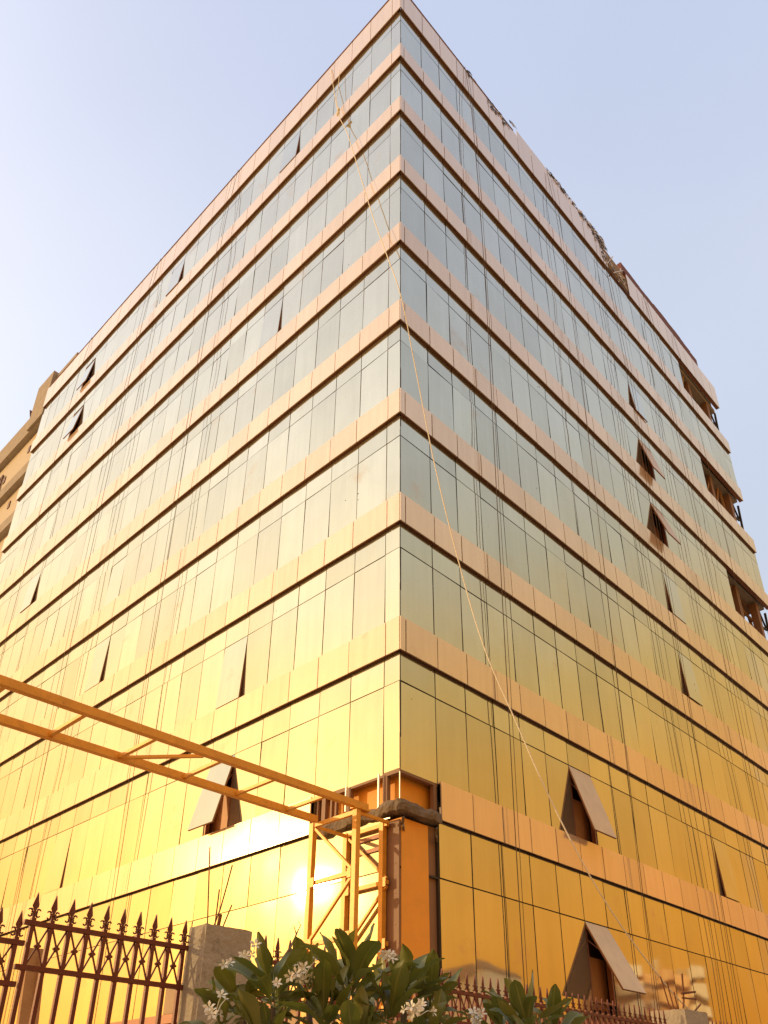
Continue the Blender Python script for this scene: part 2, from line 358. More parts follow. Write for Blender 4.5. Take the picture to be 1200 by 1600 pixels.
# cladding bands
def band(k):
    z0 = zk(k); z1 = z0 + .86 if k else z0 + 1.56
    runs = [[]]
    xs = [0.0, .19] + XR[1:-1] + [28.0]
    for i in range(len(xs) - 1):
        a, b = xs[i], xs[i + 1]
        if k == 9 and a < 1.2: continue
        zt = z1
        if k == 0:
            if 15.0 < (a + b) / 2 < 16.95: runs.append([]); continue
            if 6.9 < a < 15.3: zt = z0 + 2.05
            if a > 16.9: zt = z0 + 1.75
        runs[-1].append((a, b, zt))
    for run in [r for r in runs if r]:
        p = MB(); e = .014
        for a, b, zt in run: p.box(a + e, b - e, 0 + random.uniform(-.003, .003), .028, z0, zt)
        xa, xb = run[0][0], run[-1][1]
        if k: p.box(max(xa, .031), xb, .034, DG - .002, z1 - .04, z1 - .004)
        p.build('cladding_band', 'peach', bld)
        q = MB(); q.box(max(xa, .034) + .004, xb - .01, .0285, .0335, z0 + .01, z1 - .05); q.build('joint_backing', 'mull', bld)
    p = MB(); e = .011; ys = [0.0, .45] + YL[2:]
    ya = None
    for i in range(len(ys) - 1):
        a, b = ys[i], ys[i + 1]
        if i == 0: a = .031
        if k == 9 and b < 2.9: continue
        if ya is None: ya = a
        p.box(0 + random.uniform(-.003, .003), .028, a + (e if i else 0), b - e, z0, z1)
    if k: p.box(.034, DG - .002, max(ya, DG), YL[-1], z1 - .04, z1 - .004)
    p.build('cladding_band', 'peach', bld)
    q = MB(); q.box(.0285, .0335, max(ya, .036) + .004, YL[-1] - .01, z0 + .01, z1 - .05); q.build('joint_backing', 'mull_lit', bld)
    if k not in (0, 9):
        pass
    xs0 = .032 if k != 9 else 1.27; ys0 = DG if k != 9 else 2.73
    h = DG * .5
    s = MB(); s.box(xs0, 27.99, .0345, h, z0 + .004, z0 + .05, 0); s.box(xs0 + .06, 27.99, h + .002, .22, z0 + .024, z0 + .08, 1)
    s.build('soffit', ['dark', 'dark2'], bld)
    s = MB(); s.box(.0345, h, max(ys0, h + .002), YL[-1], z0 + .004, z0 + .05, 0); s.box(h + .002, .22, max(ys0, .222), YL[-1], z0 + .024, z0 + .08, 1)
    s.build('soffit', ['dark', 'dark2'], bld)
for k in range(10): band(k)
# spandrel core behind bands, parapet core, roof
b = MB()
b.box(.32, 27.6, .32, 29.5, 39.75, 40.1)
b.build('roof_deck', 'conc', bld)
cp = MB()
cp.box(-.02, .05, -.02, 29.4, 41.205, 41.26); cp.box(.052, 7.4, -.02, .05, 41.205, 41.26)
cp.split('parapet_coping', 'redbrick', bld)
cp = MB()
for i in range(22): cp.box(17.0 + i * .4, 17.401 + i * .4, .001 * (i % 2), .25, 41.40, 41.95 + .12 * noise.noise(Vector((i * .3, 3, 0))) + (.12 if 8 < i < 20 else 0))
cp.build('parapet_coping', 'redbrick', bld)
cp = MB(); cp.box(15.05, 17.0, .16, .3, 40.2, 41.3); cp.box(.06, .2, .2, 29.5, 40.0, 41.1); cp.box(.3, 27.9, .06, .2, 40.0, 41.05)
cp.split('parapet_wall', 'conc', bld)
# torn cladding edge on the right parapet
def torn(x0, x1, zt, n, drop):
    """shredded cladding lining: bent strips and jagged scraps clinging to the broken top edge"""
    t = MB()
    for j in range(n):
        x = random.uniform(x0, x1); z = zt - random.random() ** 2 * drop + .04; y = random.uniform(-.035, -.006)
        a = random.uniform(-.9, .9); L_ = random.uniform(.08, .32); w = random.uniform(.02, .07)
        d = Vector((math.cos(a), random.uniform(-.3, .1), math.sin(a) * .8)); c = Vector((x, y, z)); m_ = c + d * L_ * .5; e = m_ + Vector((d.x * .5, -.08 * random.random(), -abs(d.z) * .6 - .1)).normalized() * L_ * .5
        up_ = Vector((-d.z, 0, d.x)).normalized(); vs = []
        for p, ww in ((c, w), (m_, w * random.uniform(.6, 1.4)), (e, w * .3)): vs += [p + up_ * ww, p - up_ * ww, p + up_ * ww + Vector((0, .008, 0)), p - up_ * ww + Vector((0, .008, 0))]
        fs = []
        for i in (0, 4): fs += [(i, i + 1, i + 5, i + 4), (i + 2, i + 6, i + 7, i + 3), (i, i + 4, i + 6, i + 2), (i + 1, i + 3, i + 7, i + 5)]
        fs += [(0, 2, 3, 1), (8, 9, 11, 10)]
        t.add(vs, fs, random.choice((0, 1, 1)))
    t.build('torn_cladding', ['torn', 'mull'], bld)
for x0, x1, zt, n, dr in ((4.1, 4.6, 41.25, 7, .3), (5.5, 6.9, 41.1, 26, .35), (7.15, 7.5, 41.75, 6, .2), (10.0, 11.2, 41.72, 26, .3), (11.2, 12.8, 41.72, 30, .25), (12.8, 14.2, 41.74, 44, .45), (13.9, 15.1, 41.74, 60, .9), (14.6, 15.3, 41.5, 50, 1.6), (15.1, 17.0, 40.35, 26, .6)):
    torn(x0, x1, zt, n, dr)
t = MB()
for p, q in (((15.1, -.03, 39.8), (16.0, -.03, 41.3)), ((15.1, -.02, 40.9), (16.9, .0, 40.9)), ((15.7, -.03, 39.7), (17.0, -.03, 41.2)), ((16.4, .1, 39.7), (16.9, .02, 41.3)), ((15.1, .0, 40.2), (17, .0, 40.1))):
    t.bar(p, q, .05)
t.split('exposed_bracket', 'torn', bld)

# body behind the glass
b = MB()
b.box(.75, 21.3, .75, 29.4, .1, 39.6)
for k in (1, 3, 5, 6, 7, 8, 9): b.box(21.32, 27.6, .75, 29.4, zk(k + 1) - .1 if k < 9 else .1, zk(k) - .1)
for k in (0, 2, 4): b.box(21.32, 24.5, 9.0, 29.4, zk(k + 1) + .02, zk(k) - .12)
b.split('building_core', 'room', bld)
b = MB()
for k in range(1, 10): b.box(.32 if k < 9 else 1.5, 27.95, .32, .74, zk(k) - .02 + .1, zk(k) + .55); b.box(.32, .74, .75 if k < 9 else 3.0, 29.5, zk(k) + .08, zk(k) + .55)
b.box(.32, 27.95, .32, .74, 39.45, 39.72)
b.split('floor_edge_beam', 'conc', bld)
b = MB(); b.box(28.0 - .1, 28.0, .31, 29.4, .1, zk(5) - .05); b.box(27.9, 28.0, .31, 29.4, zk(2) + .9, zk(1) - .05); b.box(27.9, 28.0, .31, 29.4, zk(4) + .9, zk(3) - .05)
b.box(.2, 27.9, 29.42, 29.55, .1, 39.6)
b.split('side_wall', 'wingw', bld)
# exposed floors at the far right end
for k in (0, 2, 4):
    z1 = zk(k) - .05; z0 = zk(k + 1) + .5
    for x, y in ((22.4, .55), (23.6, 1.1), (24.7, .6), (25.9, 1.2), (26.9, .5), (27.7, 2.4)):
        c = MB(); w = .17; c.box(x - w, x + w, y - w, y + w, z0, z1); c.build('column', 'brownpost', bld)
    c = MB()
    for j in range(13):
        x = 21.5 + j * .46; c.bar((x, .35 + random.random() * 1.2, z0 + .1), (x + random.uniform(-.5, .9), .4 + random.random() * 1.5, z1 - .1), .10, .08)
    for j in range(4): c.bar((22, .9 + j * .9, z1 - .35 - .2 * j), (27.6, .9 + j * .9, z1 - .5), .12, .1)
    for j in range(6): x = 22.3 + j; c.bar((x, 1, z1 - .3), (x + .9, 1.1, z0 + .9), .1, .05)
    c.split('timber_prop', 'wood', bld)
    c = MB()
    for y in (.1,):
        c.bar((28.15, .5, z0 - .3), (28.15, .4, z1 + .02), .10); c.bar((27.5, .5, z1 - .02), (28.1, .5, z1 - .9), .08); c.bar((27.4, .55, z1 - 1.0), (28.1, .5, z1 - 1.0), .08)
    c.split('steel_bracket', 'mull', bld)

# ---- open top-hung windows
def sash(face, i, k, ang):
    u0, u1 = (XR[i], XR[i + 1]) if face == 'R' else (YL[i + 1], YL[i + 2])
    z1 = ztr(k); z0 = zk(k + 1) + .88 if k < 9 else zk(k) - 3.05
    if k == 9:
        pass
    Ln = z1 - z0 - .03; a = R(ang); ca, sa = math.cos(a), math.sin(a)
    def P(u, d, l):    # l down the sash, d depth (positive inwards)
        o = DG - sa * l + ca * d; z = z1 - .015 - ca * l - sa * d
        return (u, o, z) if face == 'R' else (o, u, z)
    def slab(m, ua, ub, la, lb, da, db, mi=0):
        vs = [P(u, d, l) for u in (ua, ub) for d in (da, db) for l in (la, lb)]
        m.add(vs, [(0, 1, 3, 2), (4, 6, 7, 5), (0, 4, 5, 1), (2, 3, 7, 6), (0, 2, 6, 4), (1, 5, 7, 3)], mi)
    root = MB()
    e = .012; slab(root, u0 + e, u1 - e, 0, .045, .013, .05); slab(root, u0 + e, u1 - e, Ln - .045, Ln, .013, .05)
    slab(root, u0 + e, u0 + .055, .046, Ln - .046, .013, .05); slab(root, u1 - .055, u1 - e, .046, Ln - .046, .013, .05)
    # friction stays
    z_m = z1 - .55
    for u in (u0 + .03, u1 - .03):
        pa = P(u, .05, .75); pb = (u, .2, z1 - .35) if face == 'R' else (.2, u, z1 - .35)
        root.bar(pa, pb, .02, .012)
    w = root.build('open_window', 'dark2', bld)
    g_ = MB(); slab(g_, u0 + e, u1 - e, 0, Ln, 0, .012); g_.build('glass', 'dustglass' if a > .15 and face == 'R' else 'glass', w)
    g_ = MB(); slab(g_, u0 + .056, u1 - .056, .046, Ln - .046, .0125, .02); g_.build('inner_lining', 'tinner', w)
    # the opening itself: frame and dim room behind
    f = MB()
    def B(ua, ub, oa, ob, za, zb, mi=0):
        if face == 'R': f.box(ua, ub, oa, ob, za, zb, mi)
        else: f.box(oa, ob, ua, ub, za, zb, mi)
    B(u0 + .02, u0 + .07, DG + .01, DG + .13, z0, z1 - .02); B(u1 - .07, u1 - .02, DG + .01, DG + .13, z0, z1 - .02)
    B(u0 + .071, u1 - .071, DG + .01, DG + .13, z1 - .08, z1 - .02); B(u0 + .071, u1 - .071, DG + .01, DG + .13, z0, z0 + .05)
    f.build('window_frame', 'dark2', w)
    f = MB(); B(u0 - .1, u1 + .1, .36, .38, z0 - .1, z1 - (.75 if a > .15 else .4)); f.build('lit_wall_board', 'tinner', w)  # board added to read as the lit lower part of the room wall
for (i, k), a in WR.items(): sash('R', i, k, a)
for (i, k), a in WL.items(): sash('L', i, k, a)
# panes under the two ground floor... glass below the sash in the lowest row


# ---- stripped corner: recess, slab edge and boarded column
r_ = MB()
r_.box(.34, 1.30, .33, .36, 7.38, 8.1); r_.box(.33, .36, .361, 2.85, 7.38, 8.1)
r_.split('recess_board', 'orange', bld)
r_ = MB()
r_.box(DG, 1.27, DG, .22, 8.0, 8.09); r_.box(DG, .22, .222, 2.75, 8.0, 8.09)
for y in (.46, 1.55, 2.35): r_.box(DG, .2, y, y + .12, 7.3, 8.0)
r_.box(1.14, 1.24, DG, .2, 7.3, 8.0)
for y in (2.0, 2.15, 2.6): r_.box(DG + .01, .18, y, y + .05, 7.3, 8.0)
r_.split('recess_frame', 'brownpost', bld)
r_ = MB(); r_.box(.075, .095, .075, .095, 7.3, 8.0); r_.box(-.0, .03, .60, .64, 7.05, 8.06); r_.box(.03, .05, 1.62, 1.65, 7.5, 8.06)
r_.bar((1.22, .0, 7.5), (1.28, .03, 7.2), .03, .03)
r_.bar((.0, .6, 7.05), (-.02, .25, 7.02), .025)
r_.split('metal_strip', 'white', bld)
def rough_slab(pts_outer, z0, z1, nm, mt, par, amp=.045):
    """L shaped slab edge, subdivided and broken by noise"""
    m = MB(); prof = 7
    n = len(pts_outer)
    for i, ((ox, oy), (ix, iy)) in enumerate(pts_outer):
        for j in range(prof + 1):
            t = j / prof
            # ring: top inner -> top outer -> bottom outer -> bottom inner
            if t < .3: a = t / .3; x = ix + (ox - ix) * a; y = iy + (oy - iy) * a; z = z1
            elif t < .7: a = (t - .3) / .4; x, y = ox, oy; z = z1 + (z0 - z1) * a
            else: a = (t - .7) / .3; x = ox + (ix - ox) * a; y = oy + (iy - oy) * a; z = z0
            v = Vector((x, y, z)); nz = noise.noise_vector(v * 2.1) * amp * 1.3 + noise.noise_vector(v * 7) * amp * .8 + noise.noise_vector(v * 19) * amp * .3
            m.v.append(v + nz)
    for i in range(n - 1):
        for j in range(prof): q = i * (prof + 1) + j; m.f.append((q, q + 1, q + prof + 2, q + prof + 1)); m.m.append(0)
    m.f.append(tuple(range(prof + 1))); m.m.append(0); m.f.append(tuple((n - 1) * (prof + 1) + j for j in range(prof, -1, -1))); m.m.append(0)
    return m.build(nm, mt, par)
pts = [((1.22 - i * .055, -.08), (1.22 - i * .055, .33)) for i in range(22)]
pts += [((-.03, -.07), (.3, .33)), ((-.07, -.02), (.3, .36))] + [((-.06 - .03 * math.sin(i * .35), .05 + i * .06), (.33, .38 + i * .055)) for i in range(44)]
rough_slab(pts, 7.13, 7.33, 'slab_edge', 'concd', bld)
r_ = MB()
r_.box(.16, .95, DG + .01, .45, .1, 7.05); r_.build('boarded_column', 'orange', bld)
r_ = MB(); r_.box(.952, 1.262, .18, .4, .1, 7.1)
r_.build('column_flute', 'brownpost', bld)
r_ = MB(); r_.box(.10, .158, DG + .02, .46, .1, 7.0)
for i in range(22): z = .6 + i * .29; r_.box(.092, .0995, .2, .215, z, z + .018)
r_.build('steel_channel', 'brownpost', bld)
r_ = MB()
for i in range(20): z = 1.0 + i * .3; r_.box(1.25, 1.265, .165, .179, z, z + .02)
for (x, y) in ((.08, -.02), (1.05, -.05)): r_.bar((x, y, 7.0), (x + .12, y + .15, 6.88), .05, .03); r_.bar((x + .02, y + .03, 6.84), (x + .18, y + .16, 6.8), .04, .06)
r_.split('fixing_clip', 'concd', bld)
# the exposed rail on the left of the column, above the steel tower
r_ = MB(); r_.box(.06, .095, .5, 1.3, 6.72, 6.80); r_.box(.065, .095, .5, 1.3, 6.46, 6.54); r_.split('exposed_rail', 'dark2', bld)
# plinth on the left
for bx, mt in (((.0, .3, .7, YL[-1], 3.75, 3.95), 'dark2'), ((.1, .3, .7, YL[-1], .1, 3.74), 'block'), ((.02, .09, 6.6, 7.7, 3.96, 4.6), 'block')):
    r_ = MB(); r_.box(*bx); r_.build('plinth', mt, bld)
r_ = MB(); r_.box(.19, 28, .12, .3, 0, .44); r_.build('plinth', 'conc', bld)

# roof plant room seen over the left parapet
pr = MB(); pr.box(.06, 4, 29.62, 31.7, 39.25, 42.9); pr.box(.3, 4, 27.1, 29.6, 41.3, 42.7); pr.split('plant_room', 'winggrey', bld)

# ================================================================== ADJOINING WING
wg = thing('wing_building', 'unfinished cream rendered block with grey slab bands beyond the left end of the glass block', 'building', (8, 44, 0))
m = MB(); m.box(.55, 16, 29.6, 62, .1, 39.3); m.build('wall', 'wingw', wg)
for z0, z1 in ((39.2, 41.2), (35.0, 36.2), (31.3, 32.4), (27.7, 28.8)):
    m = MB(); m.box(.2, .9, 29.62, 62, z0, z1 - .5); m.box(.32, .9, 29.62, 62, z1 - .499, z1); m.split('slab_band', 'winggrey', wg)
m = MB(); m.box(.9, 3.4, 33.2, 36.5, 41.1, 42.6); m.build('roof_shed', 'winggrey', wg)
m = MB()
for i in range(6): m.box(.4, 3.4, 33.0 + i * .1, 33.04 + i * .1, 41.5 + i * .2, 41.58 + i * .2)
m.split('roof_stair', 'redbrick', wg)
for y, z in ((31.6, 37.8), (32.4, 33.9), (34.8, 37.3)):
    m = MB(); m.box(.5, .56, y, y + .28, z, z + .5); m.build('vent_hole', 'dark', wg)
m = MB(); m.box(.44, .52, 35.3, 35.4, 36.7, 38.2); m.box(.44, .52, 35.42, 36.2, 38.05, 38.2); m.split('pipe_frame', 'dark', wg)

# ================================================================== STEEL GANTRY
fr = thing('steel_gantry', 'ochre painted square-tube gantry with braced tower and flat ladder beam, beside the stripped corner', 'gantry', (-.5, .9, 0))
TX0, TX1, TY0, TY1 = -.9, .02, .29, 1.54
for x, y in ((TX0, TY0), (TX0, TY1), (TX1, TY0 + .20), (TX1, TY1)):
    m = MB(); m.box(x - .055, x + .055, y - .055, y + .055, .05, 6.98); m.box(x - .15, x + .15, y - .15, y + .15, .02, .05); m.build('leg', 'steel', fr)
for x in (TX0, TX1):
    m = MB()
    for z in (6.93, 5.77, 4.62, 3.45, 2.3, 1.1): m.box(x - .035, x + .035, TY0 + .057, TY1 - .057, z - .04, z + .04)
    m.split('rail', 'steel', fr)
    m = MB()
    zs = (6.87, 5.77, 4.62, 3.45, 2.3)
    m.bar((x, TY1 - .06, 6.87), (x, TY0 + .08, 5.84), .06, .05); m.bar((x, TY0 + .08, 5.70), (x, TY1 - .06, 4.68), .06, .05)
    m.bar((x, TY1 - .06, 4.56), (x, TY0 + .08, 3.52), .06, .05); m.bar((x, TY0 + .08, 3.38), (x, TY1 - .06, 2.36), .06, .05)
    m.split('brace', 'steel', fr)
for y in (TY0, TY1):
    m = MB()
    for z in (6.93, 2.3): m.box(TX0 + .057, TX1 - .057, y - .03, y + .03, z - .03, z + .03)
    m.split('rail', 'steel', fr)
for y, nm in ((TY0 + .02, 0), (TY1, 1)):
    m = MB(); m.box(-8.2, (-.62 if nm == 0 else -.84), y - .06, y + .06, 7.02, 7.15); m.build('beam', 'steel', fr)
    m = MB(); m.box(-16, -7.9, y - .05 + .01, y + .05 + .01, 7.16, 7.27); m.build('beam', 'steel', fr)
for x in (TX0, TX1):
    for y, sg in ((TY0, 1), (TY1, -1)):
        for z in (5.77, 4.62, 3.45):
            m = MB(); yy = sorted((y + sg * .057, y + sg * .16)); m.box(x - .062, x - .056, yy[0], yy[1], z - .09, z + .09); m.build('gusset_plate', 'steel', fr)
m = MB(); m.bar((TX0 + .15, TY0, 6.98), (TX0 + .15, TY0, 7.02), .2); m.box(-1.0, -.6, TY0 - .07, TY0 + .08, 6.985, 7.018); m.split('cap_plate', 'steel', fr)
for x in (-15.2, -13.8, -12.4, -11, -9.8, -8.6, -7.7, -6.47, -5.26, -4.0, -2.85, -1.65):
    m = MB(); m.box(x - .035, x + .035, TY0 + .082, TY1 - .062, 7.04, 7.1); m.build('rung', 'steel', fr)
m = MB(); m.bar((-5.17, 1.44, 7.07), (-4.32, .44, 7.07), .06, .05); m.split('brace', 'steel', fr)
for y in (TY0 + .02, TY1):
    m = MB(); m.box(-15.75, -15.65, y - .05, y + .05, 0, 7.155); m.build('leg', 'steel', fr)

# ================================================================== ROPES AND CABLES
def rope(pts, r, mt, label, name='hanging_cable', group='cables hanging down the facades'):
    # smooth the control points a little
    P = [Vector(p) for p in pts]; out = []
    for i in range(len(P) - 1):
        p0 = P[max(i - 1, 0)]; p1 = P[i]; p2 = P[i + 1]; p3 = P[min(i + 2, len(P) - 1)]
        for s in range(6):
            t = s / 6; out.append(.5 * ((2 * p1) + (p2 - p0) * t + (2 * p0 - 5 * p1 + 4 * p2 - p3) * t * t + (3 * p1 - p0 - 3 * p2 + p3) * t ** 3))
    out.append(P[-1])
    m = MB(); m.tube(out, r, 5)
    kw = dict(label=label, category='rope' if 'rope' in name else 'cable')
    if group: kw['group'] = group
    return m.build(name, mt, smooth=True, **kw)
wr = [(-.03, 4.021, 40.864), (-.2, 3.147, 36.153), (-.25, 2.358, 33.323), (-.3, 1.002, 27.356), (-.32, .235, 24.303), (-.3, -.32, 21.937),
      (.077, -.5, 19.178), (.405, -.8, 15.85), (.863, -1.1, 12.86), (1.121, -1.45, 10.75), (1.55, -1.8, 9.1), (2.15, -2.15, 7.3), (2.95, -2.5, 5.65), (4.0, -2.8, 4.4), (5.5, -3.0, 3.45), (8.5, -3.6, 2.2), (11.5, -4, 1.4), (13, -4.2, .05)]
rope(wr, .015, 'rope', 'pale slack rope slung from the roof edge across the corner to the ground', 'slack_rope', None)
kn = MB(); kn.tube([(-.19, 3.12, 36.1), (-.22, 3.1, 35.9), (-.16, 3.2, 36.05), (-.24, 3.05, 36.2)], .05, 6); kn.tube([(-.2, 3.1, 36.1), (-.2, 3.3, 37.2), (-.1, 3.35, 38.4), (-.05, 3.4, 39.8)], .012, 5)
kn.build('rope_knot', 'rope', label='small knotted loop of rope high on the left facade near the roof', category='rope')
cab = [('R', 3.98, 3.55, '', .011), ('R', 4.12, 3.66, '', .007), ('R', 10.1, 9.2, '', .009), ('R', 10.35, 9.0, '', .006), ('R', 14.5, 13.9, '', .009), ('R', 14.75, 14.3, '', .009), ('R', 15.3, 14.1, '', .006),
       ('R', 19.1, 18.6, '', .009), ('R', 19.5, 18.9, '', .009), ('R', 22.6, 21.9, '', .009),
       ('L', 10.5, 10.6, '', .009), ('L', 10.85, 10.75, '', .006), ('L', 17.1, 16.9, '', .009), ('L', 17.5, 17.2, '', .007), ('L', 24.3, 24.0, '', .009)]
cl = ['double-thick dark cable on the right facade nearest the corner', 'thin dark cable just right of the thick one nearest the corner on the right facade',
      'dark cable on the right facade, left one of the second pair from the corner', 'thin slanting dark cable of the second pair from the corner, right facade',
      'dark cable on the right facade just left of the column of open windows', 'dark cable crossing the column of open windows on the right facade', 'thin dark cable slanting across the column of open windows on the right facade',
      'dark cable on the right facade left one of the pair beyond the open windows', 'dark cable on the right facade right one of the pair beyond the open windows', 'farthest dark cable on the right facade near the exposed floors',
      'dark cable on the left facade, nearest the corner, thicker of its pair', 'thin dark cable beside the thicker one nearest the corner on the left facade',
      'dark cable in the middle of the left facade, thicker of its pair', 'thin dark cable beside the thicker one in the middle of the left facade', 'farthest dark cable on the left facade near the cream wing']
for (fc, a, b_, _, r), lb in zip(cab, cl):
    n = 12; pts = []
    for i in range(n + 1):
        t = i / n; u = a + (b_ - a) * t + .05 * math.sin(t * 9 + a * 3); o = -.12 - .22 * math.sin(math.pi * min(1, t * 1.1 + .05)) * .9; z = 41.3 - (41.3 - .3) * t
        if t == 0: o = -.04
        pts.append((u, o, z) if fc == 'R' else (o, u, z))
    rope(pts, r, 'cable', lb)

# ================================================================== FENCE
YF = -5.747; SP = .1155
def spear_mesh(x, zr):
    """spear with pairs of scrolls, base at the top rail"""
    m = MB(); y = YF
    m.box(x - .013, x + .013, y - .013, y + .013, zr, zr + .03)
    h = zr + .03
    def dia(z0, z1, z2, w, t=.010):
        vs = [(x, y - t / 2, z0), (x - w, y, z1), (x, y - t / 2, z2), (x + w, y, z1), (x, y + t / 2, z0), (x, y + t / 2, z2)]
        m.add(vs, [(0, 1, 2), (0, 2, 3), (4, 5, 1), (4, 3, 5), (0, 4, 1), (0, 3, 4), (1, 5, 2), (2, 5, 3)])
    dia(h + .036, h + .070, h + .150, .021, .016)
    m.tube([(x, y, h - .01), (x, y, h + .05)], .009, 6)
    m.tube([(x, y, h + .026), (x, y, h + .036)], .016, 6)
    for s in (-1, 1):
        # upper curl hangs outwards, lower curl turns up
        for zc, rr, sg in ((h + .046, .012, 1), (h + .012, .011, -1)):
            arc = [(x + s * (.014 + rr - rr * math.cos(a)), y, zc + sg * rr * math.sin(a) - sg * .006) for a in [-.9 + i * .75 for i in range(6)]]
            m.tube(arc, [.004, .006, .007, .006, .005, .004], 5)
    return m
def fence(xs, zr, z2, zb, label, root_x, lattice=True):
    root = thing('iron_fence', label, 'fence', (root_x, YF, zb), 'iron fence panels')
    base = Vector((root_x, YF, zb))
    x0 = min(xs) - .05; x1 = max(xs) + .05
    for z in (zr, z2, zb + .12):
        m = MB(); m.box(x0, x1, YF - .016, YF + .016, z - .014, z + .014); m.build('rail', 'iron', root)
    pk = MB(); pk.box(-.013, .013, YF - .012 - .0, YF + .012, zb, zr + .028); pm = None
    first = None
    for n_, x in enumerate(xs):
        if first is None:
            m = MB(); m.box(x - .012, x + .012, YF - .012, YF + .012, zb, zr + .03)
            first = m.build('picket', 'iron', root); fx = x
            hd = spear_mesh(x, zr).build('spear_head', 'iron', first, loc=base)
            hd.parent = first
        else:
            o = first.copy(); COL.objects.link(o); o.parent = root; o.location = (x - fx, 0, 0)
            h2 = hd.copy(); COL.objects.link(h2); h2.parent = o
    if lattice:
        m = MB()
        for a, b2 in zip(xs[:-1], xs[1:]):
            m.bar((a + .012, YF - .004, zr - .016), (b2 - .012, YF - .004, z2 + .016), .009, .009, Vector((0, 1, 0)))
            m.bar((b2 - .012, YF + .005, zr - .016), (a + .012, YF + .005, z2 + .016), .009, .009, Vector((0, 1, 0)))
        m.build('lattice', 'iron', root)
        r0 = None
        for a, b2 in zip(xs[:-1], xs[1:]):
            if r0:
                o = r0.copy(); COL.objects.link(o); o.parent = root; o.location = ((a + b2) / 2 - rx, 0, 0); continue
            m = MB()
            cx = (a + b2) / 2; cz = (zr + z2) / 2
            m.tube([(cx, YF - .014, cz), (cx, YF + .014, cz)], .013, 8)
            for q in range(4):
                t_ = q * math.pi / 2; m.tube([(cx + .012 * math.cos(t_), YF - .010, cz + .012 * math.sin(t_)), (cx + .012 * math.cos(t_), YF + .010, cz + .012 * math.sin(t_))], .008, 6)
            r0 = m.build('rosette', 'iron', root); rx = (a + b2) / 2
    return root
fence([-9.225 + SP * i for i in range(10)], 2.665, 2.415, 1.02, 'oxide-red spear-topped iron fence panel left of the concrete pillar with the rusty rods', -8.7)
m = MB(); m.box(-8.10, -8.06, YF - .03, YF + .03, 2.35, 2.72); m.box(-8.13, -8.10, YF - .015, YF + .015, 2.40, 2.43); m.box(-8.13, -8.10, YF - .015, YF + .015, 2.65, 2.68)
m.build('fence_bracket', 'iron', label='red iron channel bracket fixed to the left side of the concrete pillar with rusty rods', category='bracket')
fence([-9.30 - SP * i for i in range(9)][::-1], 2.545, 2.32, 1.02, 'lower oxide-red spear-topped iron fence panel at the far left edge of the photo', -9.8)
fence([-7.50 + SP * i for i in range(53)], 2.665, 2.415, 1.02, 'long oxide-red spear-topped iron fence panel behind the flowering bushes, right of the pillar', -4.5)
fence([-.66 + SP * i for i in range(40)], 2.665, 2.415, 1.02, 'oxide-red iron fence panel beyond the second concrete pillar on the far right', 1.5)
m = MB(); m.box(-14, 14, -5.9, -5.6, 0, 1.0); m.box(-14, 14, -5.93, -5.57, 1.0, 1.03)
m.build('boundary_wall', 'block', label='low rendered boundary wall carrying the red iron fence', category='wall')

def pillar(x0, x1, y0, y1, z, label, rods, nm='concrete_pillar'):
    root = thing(nm, label, 'pillar', ((x0 + x1) / 2, (y0 + y1) / 2, 0))
    m = MB(); n = 10; nz = 22
    # surface grid with slight unevenness
    def pt(u, v, s):
        c = [(x0, y0), (x1, y0), (x1, y1), (x0, y1)]; a = c[s]; b2 = c[(s + 1) % 4]
        p = Vector((a[0] + (b2[0] - a[0]) * u, a[1] + (b2[1] - a[1]) * u, z * v))
        w = noise.noise_vector(p * 6) * .008 + noise.noise_vector(p * 25) * .003
        if v > .999: w.z += noise.noise(p * 14) * .008
        return p + w
    ring = []
    for j in range(nz + 1):
        r0 = []
        for s in range(4):
            for i in range(n): r0.append(len(m.v)); m.v.append(pt(i / n, j / nz, s))
        ring.append(r0)
    K = 4 * n
    for j in range(nz):
        for i in range(K): m.f.append((ring[j][i], ring[j][(i + 1) % K], ring[j + 1][(i + 1) % K], ring[j + 1][i])); m.m.append(0)
    m.v.append(Vector(((x0 + x1) / 2, (y0 + y1) / 2, z + .012))); ci = len(m.v) - 1
    for i in range(K): m.f.append((ring[nz][i], ring[nz][(i + 1) % K], ci)); m.m.append(0)
    m.build('shaft', 'conc', root)
    for pts, r in rods:
        q = MB(); q.tube(pts, r, 6); q.build('rebar', 'rust', root)
    return root
P1x0, P1x1, P1y0, P1y1 = -8.155, -7.78, -5.95, -5.74
def rod(a, b_, dx=0):
    # a, b_: (x, y, z) with a gentle bow
    a = Vector(a); b_ = Vector(b_); return [a, a.lerp(b_, .35) + Vector((dx, 0, 0)), a.lerp(b_, .7) + Vector((dx * .6, 0, 0)), b_]
pillar(P1x0, P1x1, P1y0, P1y1, 2.80, 'square weathered concrete pillar topped with rusty rods, between fence panel and bushes',
       [(rod((-8.10, -5.88, 2.78), (-8.10, -5.80, 3.36), .0), .005), (rod((-8.03, -5.86, 2.78), (-8.01, -5.84, 3.07), .0), .005), (rod((-8.01, -5.8, 2.78), (-7.88, -5.78, 3.28), .012), .005),
        (rod((-7.97, -5.85, 2.78), (-7.90, -5.85, 2.98)), .005), (rod((-8.0, -5.85, 2.78), (-7.985, -5.85, 2.90)), .014), (rod((-7.95, -5.72, 2.78), (-7.955, -5.72, 2.84)), .005)])
